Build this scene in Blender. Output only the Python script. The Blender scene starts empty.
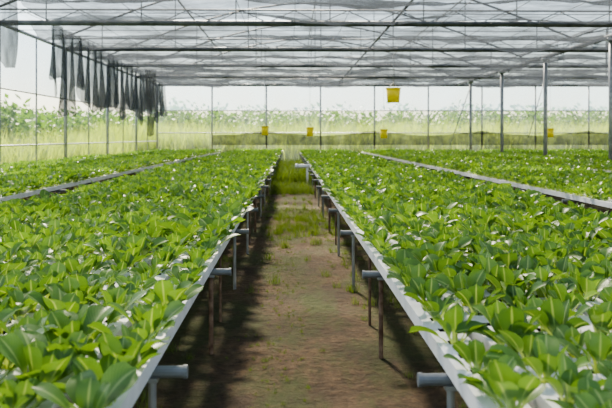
import bpy, math, random
from mathutils import Vector, Matrix
R = random.Random(7)
S = bpy.context.scene
COL = S.collection

# ------------------------------------------------------------ helpers
def new_mat(name):
    m = bpy.data.materials.new(name); m.use_nodes = True
    nt = m.node_tree; nt.nodes.clear()
    out = nt.nodes.new('ShaderNodeOutputMaterial')
    return m, nt, out
def ramp(nt, stops, fac):
    r = nt.nodes.new('ShaderNodeValToRGB')
    e = r.color_ramp.elements
    while len(e) < len(stops): e.new(0.5)
    for i, (p, c) in enumerate(stops):
        e[i].position = p
        e[i].color = (c, c, c, 1) if isinstance(c, (int, float)) else (*c, 1)
    nt.links.new(fac, r.inputs[0])
    return r.outputs[0]
def noise(nt, scale, detail=4, vec=None, rough=0.5):
    n = nt.nodes.new('ShaderNodeTexNoise'); n.inputs['Scale'].default_value = scale
    n.inputs['Detail'].default_value = detail; n.inputs['Roughness'].default_value = rough
    if vec: nt.links.new(vec, n.inputs['Vector'])
    return n.outputs['Fac']
def mixc(nt, f, a, b, mode='MIX'):
    m = nt.nodes.new('ShaderNodeMix'); m.data_type = 'RGBA'; m.blend_type = mode
    for s, v in ((0, f), (6, a), (7, b)):
        if isinstance(v, (int, float)): m.inputs[s].default_value = v
        elif isinstance(v, tuple): m.inputs[s].default_value = (*v, 1)
        else: nt.links.new(v, m.inputs[s])
    return m.outputs[2]
def math_(nt, op, a, b=0.0, clamp=False):
    m = nt.nodes.new('ShaderNodeMath'); m.operation = op; m.use_clamp = clamp
    for i, v in enumerate((a, b)):
        if isinstance(v, (int, float)): m.inputs[i].default_value = v
        else: nt.links.new(v, m.inputs[i])
    return m.outputs[0]
def objco(nt):
    return nt.nodes.new('ShaderNodeTexCoord').outputs['Object']
def scaled(nt, vec, s):
    m = nt.nodes.new('ShaderNodeMapping'); m.inputs['Scale'].default_value = s
    nt.links.new(vec, m.inputs[0]); return m.outputs[0]

def simple(name, c1, c2, scale=5, rough=0.6, metal=0.0, bump=0.0):
    m, nt, out = new_mat(name)
    p = nt.nodes.new('ShaderNodeBsdfPrincipled')
    f = noise(nt, scale, 5, objco(nt))
    nt.links.new(ramp(nt, [(0.35, c1), (0.65, c2)], f), p.inputs['Base Color'])
    p.inputs['Roughness'].default_value = rough; p.inputs['Metallic'].default_value = metal
    if bump:
        b = nt.nodes.new('ShaderNodeBump'); b.inputs['Strength'].default_value = bump
        nt.links.new(f, b.inputs['Height']); nt.links.new(b.outputs[0], p.inputs['Normal'])
    nt.links.new(p.outputs[0], out.inputs[0])
    return m

def sheet(name, col, transp, stretch=(1, 1, 1), nscale=2.0, amp=0.3, transl=0.6):
    m, nt, out = new_mat(name)
    t = nt.nodes.new('ShaderNodeBsdfTransparent')
    d = nt.nodes.new('ShaderNodeBsdfDiffuse'); l = nt.nodes.new('ShaderNodeBsdfTranslucent')
    co = scaled(nt, objco(nt), stretch)
    f = noise(nt, nscale, 6, co, 0.6)
    c = mixc(nt, f, tuple(x * 0.75 for x in col), tuple(min(1, x * 1.15) for x in col))
    nt.links.new(c, d.inputs[0]); nt.links.new(c, l.inputs[0])
    m1 = nt.nodes.new('ShaderNodeMixShader'); m1.inputs[0].default_value = transl
    nt.links.new(d.outputs[0], m1.inputs[1]); nt.links.new(l.outputs[0], m1.inputs[2])
    m2 = nt.nodes.new('ShaderNodeMixShader')
    k = math_(nt, 'ADD', math_(nt, 'MULTIPLY', math_(nt, 'SUBTRACT', f, 0.5), amp * 2.5), 1 - transp, True)
    nt.links.new(k, m2.inputs[0])
    nt.links.new(t.outputs[0], m2.inputs[1]); nt.links.new(m1.outputs[0], m2.inputs[2])
    nt.links.new(m2.outputs[0], out.inputs[0])
    return m

class MB:
    def __init__(s): s.v = []; s.f = []; s.m = []
    def box(s, x0, x1, y0, y1, z0, z1, mi=0):
        b = len(s.v)
        s.v += [(x, y, z) for z in (z0, z1) for y in (y0, y1) for x in (x0, x1)]
        for q in ((0,2,3,1),(4,5,7,6),(0,1,5,4),(2,6,7,3),(0,4,6,2),(1,3,7,5)):
            s.f.append(tuple(b + i for i in q)); s.m.append(mi)
    def tube(s, a, c, r, n=8, mi=0, r2=None, cap=True):
        a = Vector(a); c = Vector(c); d = (c - a).normalized()
        u = d.orthogonal().normalized(); w = d.cross(u); b = len(s.v)
        for P, rr in ((a, r), (c, r if r2 is None else r2)):
            for i in range(n):
                t = 2 * math.pi * i / n
                s.v.append(tuple(P + u * math.cos(t) * rr + w * math.sin(t) * rr))
        for i in range(n):
            j = (i + 1) % n
            s.f.append((b + i, b + j, b + n + j, b + n + i)); s.m.append(mi)
        if cap:
            s.f.append(tuple(b + i for i in reversed(range(n)))); s.m.append(mi)
            s.f.append(tuple(b + n + i for i in range(n))); s.m.append(mi)
    def quad(s, p, mi=0):
        b = len(s.v); s.v += p; s.f.append(tuple(range(b, b + len(p)))); s.m.append(mi)
    def obj(s, name, mats, smooth=False, parent=None, col=COL):
        me = bpy.data.meshes.new(name); me.from_pydata(s.v, [], s.f)
        for m in mats: me.materials.append(m)
        me.polygons.foreach_set('material_index', s.m)
        if smooth: me.polygons.foreach_set('use_smooth', [True] * len(s.f))
        me.update()
        o = bpy.data.objects.new(name, me)
        if col: col.objects.link(o)
        if parent: o.parent = parent
        return o
def grid(name, fn, nu, nv, mat, parent=None, smooth=True):
    v = [fn(i / nu, j / nv) for j in range(nv + 1) for i in range(nu + 1)]
    f = [(j*(nu+1)+i, j*(nu+1)+i+1, (j+1)*(nu+1)+i+1, (j+1)*(nu+1)+i) for j in range(nv) for i in range(nu)]
    b = MB(); b.v = v; b.f = f; b.m = [0] * len(f)
    return b.obj(name, [mat], smooth, parent)
def empty(name):
    e = bpy.data.objects.new(name, None); e.empty_display_size = 0.3; COL.objects.link(e); return e

# ------------------------------------------------------------ materials
M_white = simple('white_pvc', (0.66,0.665,0.67), (0.82,0.825,0.83), 6, 0.35)
M_dark = simple('dark_net_cup', (0.015,0.016,0.014), (0.04,0.04,0.035), 20, 0.8)
M_metal = simple('galvanised_steel', (0.26,0.27,0.29), (0.40,0.41,0.42), 9, 0.45, 0.5)
M_rust = simple('rusty_steel', (0.10,0.055,0.035), (0.26,0.18,0.13), 18, 0.8, 0.1, 0.2)
M_pipe = simple('grey_pvc', (0.14,0.15,0.16), (0.21,0.22,0.23), 10, 0.5)
M_beam = simple('roof_steel', (0.05,0.055,0.06), (0.10,0.105,0.11), 5, 0.5, 0.3)
M_yellow = simple('yellow_trap_plastic', (0.90,0.66,0.02), (1.0,0.80,0.04), 8, 0.5)
M_film = sheet('clear_wall_film', (0.62,0.72,0.74), 0.92, (1,1,0.3), 1.2, 0.08)
M_filmtop = sheet('milky_wall_film', (0.40,0.56,0.74), 0.62, (1,1,1), 0.8, 0.14)
M_roof = sheet('roof_film', (0.36,0.41,0.46), 0.66, (1,0.3,1), 0.7, 0.25)
M_net = sheet('grey_shade_net', (0.070,0.078,0.09), 0.37, (0.45,1.3,1), 1.5, 0.62, 0.5)
M_dnet = sheet('dark_drape_net', (0.06,0.066,0.075), 0.28, (2,2,0.4), 2.0, 0.5, 0.4)
M_bnet = sheet('black_insect_net', (0.03,0.035,0.035), 0.25, (1,1,1), 3.0, 0.3, 0.3)

def leaf_mat(name, dk, lt, rib, transl=0.35, rough=0.38, var=0.45, tint=(1.7, 1.7, 0.5), dull=0.0):
    m, nt, out = new_mat(name)
    uv = nt.nodes.new('ShaderNodeUVMap'); uv.uv_map = 'UVMap'
    sp = nt.nodes.new('ShaderNodeSeparateXYZ'); nt.links.new(uv.outputs[0], sp.inputs[0])
    au = math_(nt, 'ABSOLUTE', math_(nt, 'SUBTRACT', sp.outputs[0], 0.5))
    mid = ramp(nt, [(0.02, 1.0), (0.07, 0.0)], au)
    ph = math_(nt, 'MULTIPLY', math_(nt, 'SUBTRACT', sp.outputs[1], math_(nt, 'MULTIPLY', au, 0.45)), 62.0)
    vein = math_(nt, 'MULTIPLY', math_(nt, 'POWER', math_(nt, 'ABSOLUTE', math_(nt, 'COSINE', ph)), 14.0), 0.25)
    pet = ramp(nt, [(0.36, 1.0), (0.50, 0.0)], sp.outputs[1])
    oi = nt.nodes.new('ShaderNodeObjectInfo')
    nz = noise(nt, 14, 3, objco(nt))
    base = mixc(nt, nz, dk, lt)
    base = mixc(nt, math_(nt, 'MULTIPLY', oi.outputs['Random'], var), base, lt)
    rr = ramp(nt, [(0.0, dull), (0.35, 0.0)], oi.outputs['Random'])
    base = mixc(nt, rr, base, tuple(a * 0.95 for a in dk))
    f = math_(nt, 'MAXIMUM', math_(nt, 'MULTIPLY', math_(nt, 'MAXIMUM', mid, vein), 0.6), pet, True)
    c = mixc(nt, f, base, rib)
    p = nt.nodes.new('ShaderNodeBsdfPrincipled'); p.inputs['Roughness'].default_value = rough
    nt.links.new(c, p.inputs['Base Color'])
    b = nt.nodes.new('ShaderNodeBump'); b.inputs['Strength'].default_value = 0.25; b.inputs['Distance'].default_value = 0.004
    nt.links.new(math_(nt, 'ADD', vein, nz), b.inputs['Height']); nt.links.new(b.outputs[0], p.inputs['Normal'])
    tr = nt.nodes.new('ShaderNodeBsdfTranslucent')
    nt.links.new(mixc(nt, 1.0, c, tint, 'MULTIPLY'), tr.inputs[0])
    mx = nt.nodes.new('ShaderNodeMixShader'); mx.inputs[0].default_value = transl
    nt.links.new(p.outputs[0], mx.inputs[1]); nt.links.new(tr.outputs[0], mx.inputs[2])
    nt.links.new(mx.outputs[0], out.inputs[0])
    return m
M_leaf = leaf_mat('bok_choy_leaf', (0.034,0.098,0.026), (0.145,0.265,0.058), (0.36,0.47,0.20), 0.38, 0.36, 0.5, (1.75, 1.65, 0.5), 0.5)
M_grass = leaf_mat('grass_blade', (0.07,0.125,0.03), (0.18,0.25,0.065), (0.17,0.23,0.07), 0.35, 0.6)
M_reed = leaf_mat('tall_grass_blade', (0.12,0.21,0.035), (0.32,0.38,0.10), (0.30,0.36,0.12), 0.35, 0.7)
M_bush = leaf_mat('bush_leaf', (0.04,0.10,0.02), (0.11,0.20,0.05), (0.09,0.18,0.05), 0.3, 0.6)

# ------------------------------------------------------------ plant meshes
def add_leaf(V, F, UV, base, az, e0, e1, Lp, Lb, W, cup, rnd, nu=6, nv=13):
    d = Vector((math.cos(az), math.sin(az), 0)); side = Vector((-math.sin(az), math.cos(az), 0))
    P = Vector(base); L = Lp + Lb; st = L / nv
    b = len(V); roll = rnd.uniform(-0.6, 0.6); phz = rnd.uniform(0, 6)
    for j in range(nv + 1):
        t = j / nv
        el = e0 + (e1 - e0) * (t ** 1.5)
        tan = d * math.cos(el) + Vector((0, 0, 1)) * math.sin(el)
        nor = (-d * math.sin(el) + Vector((0, 0, 1)) * math.cos(el))
        rr = roll * t
        s2 = side * math.cos(rr) + nor * math.sin(rr); n2 = nor * math.cos(rr) - side * math.sin(rr)
        s = t * L
        if s < Lp * 0.8: w = 0.009 - 0.002 * (s / Lp); cu = 0.6
        else:
            q = min(1, (s - Lp * 0.8) / (L - Lp * 0.8))
            w = max(0.007, W * 0.5 * (math.sin(math.pi * (q ** 1.18)) ** 0.55 if q < 0.999 else 0)); cu = cup
            if q >= 0.999: w = W * 0.10
        for i in range(nu + 1):
            u = 2 * i / nu - 1
            off = cu * w * (abs(u) ** 1.6) + (0.05 * W * math.sin(9 * t + phz + 2 * u) * abs(u) if w > 0.012 else 0)
            back = 0.10 * W * (abs(u) ** 2) if j == nv else 0
            V.append(tuple(P + s2 * (w * u) + n2 * off - tan * back)); UV.append((i / nu, t))
        P = P + tan * st
    for j in range(nv):
        for i in range(nu):
            a = b + j * (nu + 1) + i
            F.append((a, a + 1, a + nu + 2, a + nu + 1))
NPROTO = [0]
def finish(name, V, F, UV, mat, col, z=0):
    me = bpy.data.meshes.new(name); me.from_pydata(V, [], F); me.materials.append(mat)
    ul = me.uv_layers.new(name='UVMap')
    buf = []
    for l in me.loops: buf += UV[l.vertex_index]
    ul.data.foreach_set('uv', buf)
    me.polygons.foreach_set('use_smooth', [True] * len(F)); me.update()
    o = bpy.data.objects.new(name, me); col.objects.link(o)
    o.location = (-60 - 4 * NPROTO[0], 20, z); NPROTO[0] += 1
    return o

C_bok = bpy.data.collections.new('bok_choy_variants')
for k in range(10):
    r = random.Random(100 + k); V, F, UV = [], [], []
    n = r.randint(7, 10); a0 = r.uniform(0, 6.28)
    for i in range(n):
        t = i / (n - 1)
        az = a0 + i * 2.4 + r.uniform(-0.3, 0.3)
        e0 = math.radians(56 + 27 * t + r.uniform(-6, 6)); e1 = math.radians(0 + 68 * t + r.uniform(-25, 24))
        sz = (1.0 - 0.22 * t) * r.uniform(0.80, 1.20)
        add_leaf(V, F, UV, (0.008*math.cos(az), 0.008*math.sin(az), -0.01), az, e0, e1, 0.083 * sz, 0.092 * sz, 0.075 * sz, r.uniform(0.05, 0.42), r)
    finish('bok_choy', V, F, UV, M_leaf, C_bok)

C_grass = bpy.data.collections.new('grass_variants')
C_reed = bpy.data.collections.new('tall_grass_variants')
C_bush = bpy.data.collections.new('bush_variants')
def tuft(r, nb, h, w, spread, bend, mat, col, name):
    V, F, UV = [], [], []
    for i in range(nb):
        az = r.uniform(0, 6.28); hh = h * r.uniform(0.5, 1.1); px = r.gauss(0, spread); py = r.gauss(0, spread)
        e = math.radians(r.uniform(68, 88)); b = len(V); P = Vector((px, py, -0.01))
        d = Vector((math.cos(az), math.sin(az), 0)); sd = Vector((-math.sin(az), math.cos(az), 0)); bd = r.uniform(0.2, 1) * bend
        for j in range(5):
            t = j / 4; ww = w * (1 - t) ** 0.7 + 0.0004
            V.append(tuple(P - sd * ww)); V.append(tuple(P + sd * ww)); UV += [(0.2, 0.55 + 0.4 * t), (0.8, 0.55 + 0.4 * t)]
            el = e - bd * t; P = P + (d * math.cos(el) + Vector((0, 0, 1)) * math.sin(el)) * hh / 4
        for j in range(4):
            a = b + 2 * j; F.append((a, a + 1, a + 3, a + 2))
    finish(name, V, F, UV, mat, col)
for k in range(5):
    tuft(random.Random(200 + k), 38, 0.22, 0.003, 0.05, 1.3, M_grass, C_grass, 'grass_tuft')
    tuft(random.Random(300 + k), 60, 1.7, 0.016, 0.28, 1.2, M_reed, C_reed, 'tall_grass_tuft')
for k in range(4):
    r = random.Random(400 + k); V, F, UV = [], [], []
    for i in range(1100):
        th = r.uniform(0, 6.28); ph = math.acos(r.uniform(-0.7, 1)); rad = r.uniform(0.5, 1.0) * (0.8 + 0.25 * math.sin(3 * th + k) )
        c = Vector((math.cos(th) * math.sin(ph) * rad, math.sin(th) * math.sin(ph) * rad, 0.62 + math.cos(ph) * rad * 0.95))
        nrm = Vector((r.gauss(0, 1), r.gauss(0, 1), r.gauss(0.6, 1))).normalized(); u = nrm.orthogonal().normalized(); w = nrm.cross(u)
        s = r.uniform(0.05, 0.10); b = len(V)
        V += [tuple(c - u*s), tuple(c + w*s*0.5), tuple(c + u*s), tuple(c - w*s*0.5)]
        UV += [(0.5, 0.55), (0.9, 0.75), (0.5, 0.98), (0.1, 0.75)]; F.append((b, b+1, b+2, b+3))
    finish('bush', V, F, UV, M_bush, C_bush, -0.1)

# ------------------------------------------------------------ scatter
def scatter(name, pts, coll, parent=None):
    me = bpy.data.meshes.new(name); me.from_pydata([p[:3] for p in pts], [], [])
    a = me.attributes.new('rot', 'FLOAT_VECTOR', 'POINT'); a.data.foreach_set('vector', [c for p in pts for c in p[3:6]])
    a = me.attributes.new('scl', 'FLOAT', 'POINT'); a.data.foreach_set('value', [p[6] for p in pts])
    a = me.attributes.new('idx', 'INT', 'POINT'); a.data.foreach_set('value', [p[7] for p in pts])
    o = bpy.data.objects.new(name, me); COL.objects.link(o)
    if parent: o.parent = parent
    ng = bpy.data.node_groups.new(name + '_scatter', 'GeometryNodeTree')
    ng.interface.new_socket('Geometry', in_out='INPUT', socket_type='NodeSocketGeometry')
    ng.interface.new_socket('Geometry', in_out='OUTPUT', socket_type='NodeSocketGeometry')
    gi = ng.nodes.new('NodeGroupInput'); go = ng.nodes.new('NodeGroupOutput')
    ip = ng.nodes.new('GeometryNodeInstanceOnPoints'); ci = ng.nodes.new('GeometryNodeCollectionInfo')
    ci.inputs['Collection'].default_value = coll
    ci.inputs['Separate Children'].default_value = True; ci.inputs['Reset Children'].default_value = True
    ip.inputs['Pick Instance'].default_value = True
    def na(n, t):
        x = ng.nodes.new('GeometryNodeInputNamedAttribute'); x.data_type = t; x.inputs['Name'].default_value = n
        return [s for s in x.outputs if s.enabled and s.name == 'Attribute'][0]
    L = ng.links.new
    L(gi.outputs[0], ip.inputs['Points']); L(ci.outputs[0], ip.inputs['Instance'])
    L(na('idx', 'INT'), ip.inputs['Instance Index']); L(na('rot', 'FLOAT_VECTOR'), ip.inputs['Rotation'])
    L(na('scl', 'FLOAT'), ip.inputs['Scale']); L(ip.outputs[0], go.inputs[0])
    md = o.modifiers.new('scatter', 'NODES'); md.node_group = ng
    return o

# ------------------------------------------------------------ floor & outside ground
m, nt, out = new_mat('soil')
co = objco(nt); p = nt.nodes.new('ShaderNodeBsdfPrincipled'); p.inputs['Roughness'].default_value = 0.95
n1 = noise(nt, 1.3, 6, co, 0.6); n2 = noise(nt, 16, 8, co, 0.7); n3 = noise(nt, 1.0, 6, scaled(nt, co, (1.8, 0.5, 1)), 0.7)
soil = mixc(nt, ramp(nt, [(0.3, 0.0), (0.7, 1.0)], n2), (0.046,0.029,0.016), (0.215,0.138,0.074))
soil = mixc(nt, ramp(nt, [(0.42, 0.0), (0.62, 0.75)], n1), soil, (0.038,0.025,0.015))
moss = mixc(nt, n2, (0.032,0.048,0.012), (0.105,0.130,0.036))
c = mixc(nt, ramp(nt, [(0.44, 0.0), (0.58, 0.8)], n3), soil, moss)
nt.links.new(c, p.inputs['Base Color'])
b = nt.nodes.new('ShaderNodeBump'); b.inputs['Strength'].default_value = 1.0; b.inputs['Distance'].default_value = 0.05
nt.links.new(n2, b.inputs['Height']); nt.links.new(b.outputs[0], p.inputs['Normal'])
nt.links.new(p.outputs[0], out.inputs[0]); M_soil = m
from mathutils import noise as mn
def gz(x, y): return 0.018 * mn.noise(Vector((x * 2.2, y * 2.2, 0))) + 0.012 * mn.noise(Vector((x * 7, y * 7, 3)))
YB = 37.6; XL = -6.5; XR = 23.0
flo = MB()
xs = [XL, -4, -2, -1.2] + [-1.0 + 0.06 * i for i in range(34)] + [1.2, 2, 4, 8, 14, XR]
ys = [-3 + 0.1 * i for i in range(int((YB + 3) / 0.1))] + [YB]
for y in ys:
    for x in xs: flo.v.append((x, y, gz(x, y) if abs(x) < 1.1 else 0))
nx = len(xs)
for j in range(len(ys) - 1):
    for i in range(nx - 1):
        a = j * nx + i; flo.f.append((a, a+1, a+nx+1, a+nx)); flo.m.append(0)
flo.obj('floor', [M_soil], True)
M_field = simple('field_grass_ground', (0.08,0.13,0.03), (0.20,0.24,0.08), 0.6, 0.95)
g = MB(); g.quad([(-300,-60,-0.06),(300,-60,-0.06),(300,500,-0.06),(-300,500,-0.06)]); g.obj('field_ground', [M_field])

# ------------------------------------------------------------ hydroponic beds
HT = 0.55; TH = 0.055; TW = 0.125; STEP = 0.165
def make_bed(x0, ntr, y0, y1, side, sy, PIT=0.178):
    root = empty('hydroponic_table')
    t = MB(); pts = []
    hw = 0.024; x1 = x0 + (ntr - 1) * PIT + TW
    for k in range(ntr):
        a = x0 + k * PIT; b = a + TW; cx = (a + b) / 2
        z1 = HT; z0 = HT - TH
        t.quad([(a,y0,z0),(a,y0,z1),(a,y1,z1),(a,y1,z0)]); t.quad([(b,y0,z0),(b,y1,z0),(b,y1,z1),(b,y0,z1)])
        t.quad([(a,y0,z0),(a,y1,z0),(b,y1,z0),(b,y0,z0)]); t.quad([(a,y0,z0),(b,y0,z0),(b,y0,z1),(a,y0,z1)])
        t.quad([(a,y1,z0),(a,y1,z1),(b,y1,z1),(b,y1,z0)])
        t.quad([(a,y0,z1),(cx-hw,y0,z1),(cx-hw,y1,z1),(a,y1,z1)]); t.quad([(cx+hw,y0,z1),(b,y0,z1),(b,y1,z1),(cx+hw,y1,z1)])
        t.quad([(cx-hw,y0,z0+0.015),(cx+hw,y0,z0+0.015),(cx+hw,y1,z0+0.015),(cx-hw,y1,z0+0.015)], 1)
        n = int((y1 - y0) / STEP); off = 0.5 * STEP * (k % 2)
        prev = y0
        eR = (side < 0 and k == 0); eL = (side > 0 and k == ntr - 1)
        for i in range(n):
            yc = y0 + 0.06 + off + i * STEP
            if yc + hw > y1: break
            t.quad([(cx-hw,prev,z1),(cx+hw,prev,z1),(cx+hw,yc-hw,z1),(cx-hw,yc-hw,z1)])
            prev = yc + hw
            for q in (((cx-hw,yc-hw),(cx+hw,yc-hw)),((cx+hw,yc-hw),(cx+hw,yc+hw)),((cx+hw,yc+hw),(cx-hw,yc+hw)),((cx-hw,yc+hw),(cx-hw,yc-hw))):
                t.quad([(*q[0],z1),(*q[1],z1),(*q[1],z1-0.035),(*q[0],z1-0.035)], 1)
            vig = 1.0 + 0.26 * mn.noise(Vector((cx * 0.9, yc * 0.7, 2.0)))
            sc = vig * R.uniform(0.74, 1.18)
            skip = 0.05; tilt = 0.0
            if eR: sc *= 0.90; skip = 0.06 if yc > 4 else 0.22
            if eL: sc *= 1.06
            if R.random() > skip:
                rz = R.uniform(0, 6.28)
                pts.append((cx + R.uniform(-.008,.008) + (0.015 if eL else 0), yc + R.uniform(-.008,.008), HT - 0.02, R.gauss(0,.14), R.gauss(tilt,.14), rz,
                            sc, R.randrange(10)))
        t.quad([(cx-hw,prev,z1),(cx+hw,prev,z1),(cx+hw,y1,z1),(cx-hw,y1,z1)])
    t.obj('growing_troughs', [M_white, M_dark], parent=root)
    s = MB(); y = sy; zp = HT - TH - 0.022
    k = 0
    while y < y1:
        if y > y0:
            pa, pb = x0 - (0.09 if side < 0 else 0.06), x1 + (0.10 if side > 0 else 0.06)
            s.tube((pa, y, zp), (pb, y, zp), 0.020, 12, 1)
            s.tube((pa-0.001, y, zp), (pa+0.012, y, zp), 0.023, 12, 1); s.tube((pb-0.012, y, zp), (pb+0.001, y, zp), 0.023, 12, 1)
            for li, lx in enumerate((x0 + 0.015, x0 + (x1-x0)*0.33, x0 + (x1-x0)*0.67, x1 - 0.015)):
                mi = 2 if ((k + li) % 3 == 2) else 0
                s.tube((lx, y, -0.03), (lx, y, zp - 0.018), 0.0135, 10, mi)
                s.box(lx-0.02, lx+0.02, y-0.022, y+0.022, zp-0.03, zp-0.016, 0)
            if k % 2 == 0:
                for lx in (x0 + 0.03, x1 - 0.03):
                    s.tube((lx, y + 0.75, -0.03), (lx, y + 0.75, HT - TH), 0.009, 8, 2)
        y += 1.88; k += 1
    s.obj('support_frame', [M_metal, M_pipe, M_rust], parent=root)
    scatter('bok_choy_plants', pts, C_bok)
LA1 = -0.44
WB = 11 * 0.178 + TW
make_bed(LA1 - WB, 12, -0.6, 19.2, +1, 0.66)
make_bed(0.50, 12, -0.6, 19.2, -1, 0.56)
make_bed(LA1 - WB, 12, 20.3, 36.4, +1, 20.8)
make_bed(0.50, 12, 20.3, 36.4, -1, 20.8)
make_bed(-3.32 - 16 * 0.178 - TW, 17, 3.0, 36.4, +1, 3.6)
make_bed(3.40, 13, 3.0, 36.4, -1, 3.6)
make_bed(6.45, 9, 10.0, 36.4, -1, 10.5)
make_bed(9.0, 13, 14.0, 36.4, -1, 14.5)
make_bed(12.1, 13, 20.0, 36.4, -1, 20.5)
fp = MB(); fp.tube((0.20, 19.75, 0.50), (0.58, 19.75, 0.50), 0.05, 14); fp.tube((0.13, 19.75, 0.50), (0.20, 19.75, 0.50), 0.06, 14)
fp.tube((0.45, 19.75, -0.02), (0.45, 19.75, 0.46), 0.03, 10)
fp.obj('drain_pipe', [M_white], True)

# ------------------------------------------------------------ weeds in the aisle
pts = []
def gp(x, y, s): pts.append((x, y, 0, 0, 0, R.uniform(0, 6.28), s, R.randrange(5)))
for i in range(170): gp(R.gauss(0.12, 0.24), R.gauss(10.8, 1.3), R.uniform(0.2, 0.7))
for i in range(50): gp(R.uniform(-0.5, 0.5), R.uniform(13, 17), R.uniform(0.2, 0.5))
for i in range(120): gp(R.uniform(-0.5, 0.5), R.uniform(16.5, 19.5), R.uniform(0.4, 1.2))
for i in range(500): gp(R.uniform(-0.7, 0.7), R.uniform(20, 30), R.uniform(1.2, 2.6))
for i in range(200): gp(R.choice((-1, 1)) * R.uniform(0.5, 1.5), R.uniform(3, 12), R.uniform(0.2, 0.5))
for i in range(40): gp(R.gauss(0.50, 0.06), R.uniform(5, 12), R.uniform(0.2, 0.4))
for i in range(260): gp(R.gauss(-0.06, 0.10), R.uniform(2.4, 9), R.uniform(0.05, 0.15))
scatter('grass_weeds', pts, C_grass)

# ------------------------------------------------------------ outside vegetation
pts = []
for i in range(2100):
    pts.append((R.uniform(-18, 34), R.uniform(YB + 1.5, YB + 9), -0.05, 0, 0, R.uniform(0, 6.28), R.uniform(0.7, 1.5), R.randrange(5)))
for i in range(900):
    pts.append((R.uniform(-14, -8.0), R.uniform(8, YB + 2), -0.05, 0, 0, R.uniform(0, 6.28), R.uniform(0.6, 1.1), R.randrange(5)))
scatter('tall_grass_field', pts, C_reed)
pts = []
for i in range(190):
    pts.append((R.uniform(-20, 42), R.uniform(YB + 10, YB + 20), -0.2, 0, 0, R.uniform(0, 6.28), R.uniform(1.3, 2.5), R.randrange(4)))
for i in range(110):
    pts.append((R.uniform(-19, -10.8), R.uniform(10, YB + 8), -0.2, 0, 0, R.uniform(0, 6.28), R.uniform(0.9, 2.1), R.randrange(4)))
scatter('shrub_hedge', pts, C_bush)

# ------------------------------------------------------------ greenhouse structure
EV = 3.80
COLX = 8.3
ty = [YB - 5.1 * i for i in range(8)]
fr = MB()
for y in ty: fr.tube((XL, y, 0), (XL, y, EV), 0.05, 10)
for y in ty[:-1]: fr.tube((XL, y - 2.55, 0), (XL, y - 2.55, EV), 0.022, 8)
for z in (1.05, 2.35): fr.tube((XL, ty[-1], z), (XL, YB, z), 0.018, 8)
fr.tube((XL, ty[-1], EV), (XL, YB, EV), 0.05, 8)
x = XL + 2.68
while x < XR:
    fr.tube((x, YB, 0), (x, YB, EV), 0.04, 8); x += 2.66
for z in (1.45, 2.55, EV): fr.tube((XL, YB, z), (XR, YB, z), 0.025, 8)
for i, y in enumerate([35.0, 29.8, 24.7, 19.6]):
    fr.tube((COLX, y, 0), (COLX, y, EV), 0.065, 12)
    fr.box(COLX - 0.12, COLX + 0.12, y - 0.12, y + 0.12, EV - 0.06, EV)
    fr.tube((COLX + 7.5, y, 0), (COLX + 7.5, y, EV), 0.06, 12)
fr.tube((COLX - 0.9, 35.0, 1.0), (COLX, 35.0, 3.6), 0.02)
fr.tube((COLX + 2.2, 33.5, 1.2), (COLX + 2.9, 33.5, 3.7), 0.02)
fr.obj('greenhouse_frame', [M_metal], True)

tr = MB()
def arc(xa, xb, h, t):
    return (xa + (xb - xa) * t, EV + 0.35 + h * math.sin(math.pi * t))
for y in ty:
    tr.tube((XL, y, EV), (XR, y, EV), 0.065, 8)
    tr.tube((XL, y, EV + 0.30), (XR, y, EV + 0.30), 0.02, 6)
    xx = XL
    while xx < XR - 0.6:
        tr.tube((xx, y, EV + 0.02), (xx + 0.6, y, EV + 0.29), 0.011, 5, cap=False)
        tr.tube((xx + 0.6, y, EV + 0.29), (xx + 1.2, y, EV + 0.02), 0.011, 5, cap=False); xx += 1.2
    for xa, xb in ((XL, COLX), (COLX, XR)):
        for k in range(14):
            p0 = arc(xa, xb, 1.9, k / 14); p1 = arc(xa, xb, 1.9, (k + 1) / 14)
            tr.tube((p0[0], y, p0[1]), (p1[0], y, p1[1]), 0.03, 6, cap=False)
            if k % 2: tr.tube((p0[0], y, p0[1]), (p0[0], y, EV), 0.014, 5, cap=False)
tr.tube((2.3, ty[-1], EV + 0.02), (2.3, YB, EV + 0.02), 0.03, 6)
tr.tube((COLX, ty[-1], EV + 0.05), (COLX, YB, EV + 0.05), 0.07, 8)
for xx in [XL + 1.1 * k for k in range(1, 27)]: tr.tube((xx, ty[-1], EV + 0.0), (xx, YB, EV + 0.0), 0.006, 4)
for y in [ty[-1] + 2.55 * k + 1.1 for k in range(14)]: tr.tube((XL, y, EV - 0.01), (XR, y, EV - 0.01), 0.009, 4)
for xa, xb in ((XL, COLX), (COLX, XR)):
    for k in (3, 7, 11):
        q = arc(xa, xb, 1.9, k / 14); tr.tube((q[0], ty[-1], q[1]), (q[0], YB, q[1]), 0.022, 6)
tr.obj('roof_truss', [M_beam], True)

ce = empty('ceiling')
for xa, xb in ((XL, COLX), (COLX, XR)):
    def f(u, v, xa=xa, xb=xb):
        q = arc(xa, xb, 1.93, u); return (q[0], ty[-1] + (YB - ty[-1]) * v, q[1] + 0.03)
    grid('roof_film', f, 24, 24, M_roof, ce)
for i in range(7):
    ya, yb = ty[i + 1] + 0.12, ty[i] - 0.12
    gap = (0.1, 0.3, 0.2, 0.6, 0.3, 0.1, 0.1)[i]
    x0n = XL + (0.4 if i < 4 else 1.3)
    def f(u, v, ya=ya, yb=yb, i=i, gap=gap, x0n=x0n):
        x = x0n + (XR - x0n) * u; y = ya + gap + (yb - ya - gap) * v
        s = abs(math.sin(v * math.pi * 2))
        z = EV + 0.10 - 0.27 * s * (0.75 + 0.6 * mn.noise(Vector((x * .35, i * 3, 0)))) \
            + 0.14 * mn.noise(Vector((x * 0.7, y * 1.2, i))) + 0.05 * mn.noise(Vector((x * 2.5, y * 3.5, i)))
        return (x, y, z)
    grid('shade_net', f, 140, 64, M_net, ce)

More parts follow.
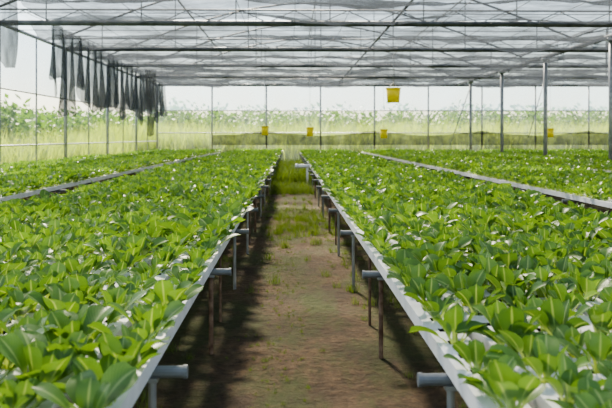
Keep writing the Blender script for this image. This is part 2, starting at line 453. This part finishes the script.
wl = empty('wall_left')
grid('film_panel', lambda u, v: (XL - 0.06 + 0.02*math.sin(u*60), ty[-1] + (YB - ty[-1]) * u, 2.35 * v), 80, 6, M_film, wl)
grid('film_panel_upper', lambda u, v: (XL - 0.06 + 0.02*math.sin(u*60), ty[-1] + (YB - ty[-1]) * u, 2.35 + (EV - 2.35) * v), 80, 4, M_filmtop, wl)
wb = empty('wall_back')
grid('film_panel', lambda u, v: (XL + (XR - XL) * u, YB + 0.06 + 0.02*math.sin(u*80), 2.55 * v), 120, 6, M_film, wb)
grid('film_panel_upper', lambda u, v: (XL + (XR - XL) * u, YB + 0.06 + 0.02*math.sin(u*80), 2.55 + (EV + 0.3 - 2.55) * v), 120, 6, M_filmtop, wb)
def bn(u, v):
    x = XL + 2.7 + (XR - XL - 2.7) * u
    s = abs(math.sin((x - XL) / 5.32 * math.pi)); top = 1.55 - 0.22 * s + 0.05 * mn.noise(Vector((x, 0, 0)))
    return (x, YB - 0.05 + 0.03 * math.sin(x * 3), 0.85 + (top - 0.85) * v)
grid('insect_net', bn, 300, 4, M_bnet, wb)

def drape(name, xa, ya, xb, yb, zt, zb, seed, tatter=0.5):
    L = math.hypot(xb - xa, yb - ya); nu = max(12, int(L * 14))
    def f(u, v):
        x = xa + (xb - xa) * u; y = ya + (yb - ya) * u
        bot = zb + tatter * mn.noise(Vector((u * L * 0.9, seed, 0))) + 0.3 * tatter * mn.noise(Vector((u * L * 4, seed, 1)))
        z = zt + (bot - zt) * v
        w = (0.05 + 0.10 * v) * math.sin(u * L * 7 + seed + 2 * mn.noise(Vector((u * L, v, seed))))
        return (x + w, y + w * 0.3, z)
    grid(name, f, nu, 14, M_dnet)
drape('hanging_shade_cloth', -5.45, 17.4, -5.7, 24.9, EV + 0.08, 2.15, 1.0, 1.0)
drape('hanging_shade_cloth', -5.75, 24.9, -5.9, 30.9, EV + 0.05, 2.2, 4.0, 0.9)
drape('hanging_shade_cloth', -5.95, 30.9, -6.1, 37.3, EV + 0.05, 2.4, 8.0, 0.8)
drape('hanging_shade_cloth', -5.1, 11.9, -4.45, 12.6, EV + 0.2, 2.35, 12.0, 0.9)
drape('hanging_shade_cloth', XL + 1.0, 28.9, XL + 1.5, 29.0, EV, 1.25, 15.0, 0.4)

def trap(x, y, z, w, h):
    b = MB(); n = 14
    b.tube((x, y, z), (x, y, z + h), w * 0.42, n, 0, w * 0.5)
    b.tube((x, y, z + h), (x, y, z + h * 1.06), w * 0.55, n, 0)
    b.tube((x, y, z + h * 1.06), (x, y, EV - 0.05), 0.006, 5, 1)
    b.tube((x - w*0.4, y, z + h), (x, y, z + h * 1.45), 0.008, 5, 1); b.tube((x + w*0.4, y, z + h), (x, y, z + h * 1.45), 0.008, 5, 1)
    b.obj('yellow_insect_trap', [M_yellow, M_metal], True)
trap(3.02, 22.3, 2.26, 0.42, 0.40)
for px, py in ((265, 131), (310, 132), (384, 134), (552, 133)):
    d = 32.5; x = (px - 290) * d / 765
    trap(x, d, 1.25 + (137 - py) * d / 765 - 0.18, 0.32, 0.36)

# ------------------------------------------------------------ light & world
w = bpy.data.worlds.new('sky'); S.world = w; w.use_nodes = True; nt = w.node_tree
sk = nt.nodes.new('ShaderNodeTexSky'); sk.sky_type = 'NISHITA'; sk.sun_disc = False
sk.sun_elevation = math.radians(42); sk.sun_rotation = math.radians(-60); sk.dust_density = 0.8; sk.air_density = 1.2
bg = nt.nodes['Background']; bg.inputs['Strength'].default_value = 0.31
hs = nt.nodes.new('ShaderNodeHueSaturation'); hs.inputs['Saturation'].default_value = 0.75
nt.links.new(sk.outputs[0], hs.inputs['Color']); nt.links.new(hs.outputs[0], bg.inputs[0])
su = bpy.data.lights.new('sun', 'SUN'); su.energy = 22.0; su.angle = math.radians(6); su.color = (1.0, 0.90, 0.72)
so = bpy.data.objects.new('sun', su); COL.objects.link(so)
dirv = Vector((-0.22, 0.84, 0.82)).normalized()
so.rotation_euler = dirv.to_track_quat('Z', 'Y').to_euler()

# ------------------------------------------------------------ camera
cam = bpy.data.cameras.new('camera'); co_ = bpy.data.objects.new('camera', cam); COL.objects.link(co_)
co_.location = (0, 0, 1.25); co_.rotation_euler = (math.radians(90), 0, math.radians(-1.2))
cam.lens = 45; cam.sensor_width = 36; cam.shift_y = -67 / 612
cam.dof.use_dof = True; cam.dof.focus_distance = 5.0; cam.dof.aperture_fstop = 4.2
cam.clip_start = 0.05; cam.clip_end = 1000
S.camera = co_
S.view_settings.view_transform = 'AgX'
S.view_settings.look = 'AgX - Medium High Contrast'
S.view_settings.exposure = 0.3
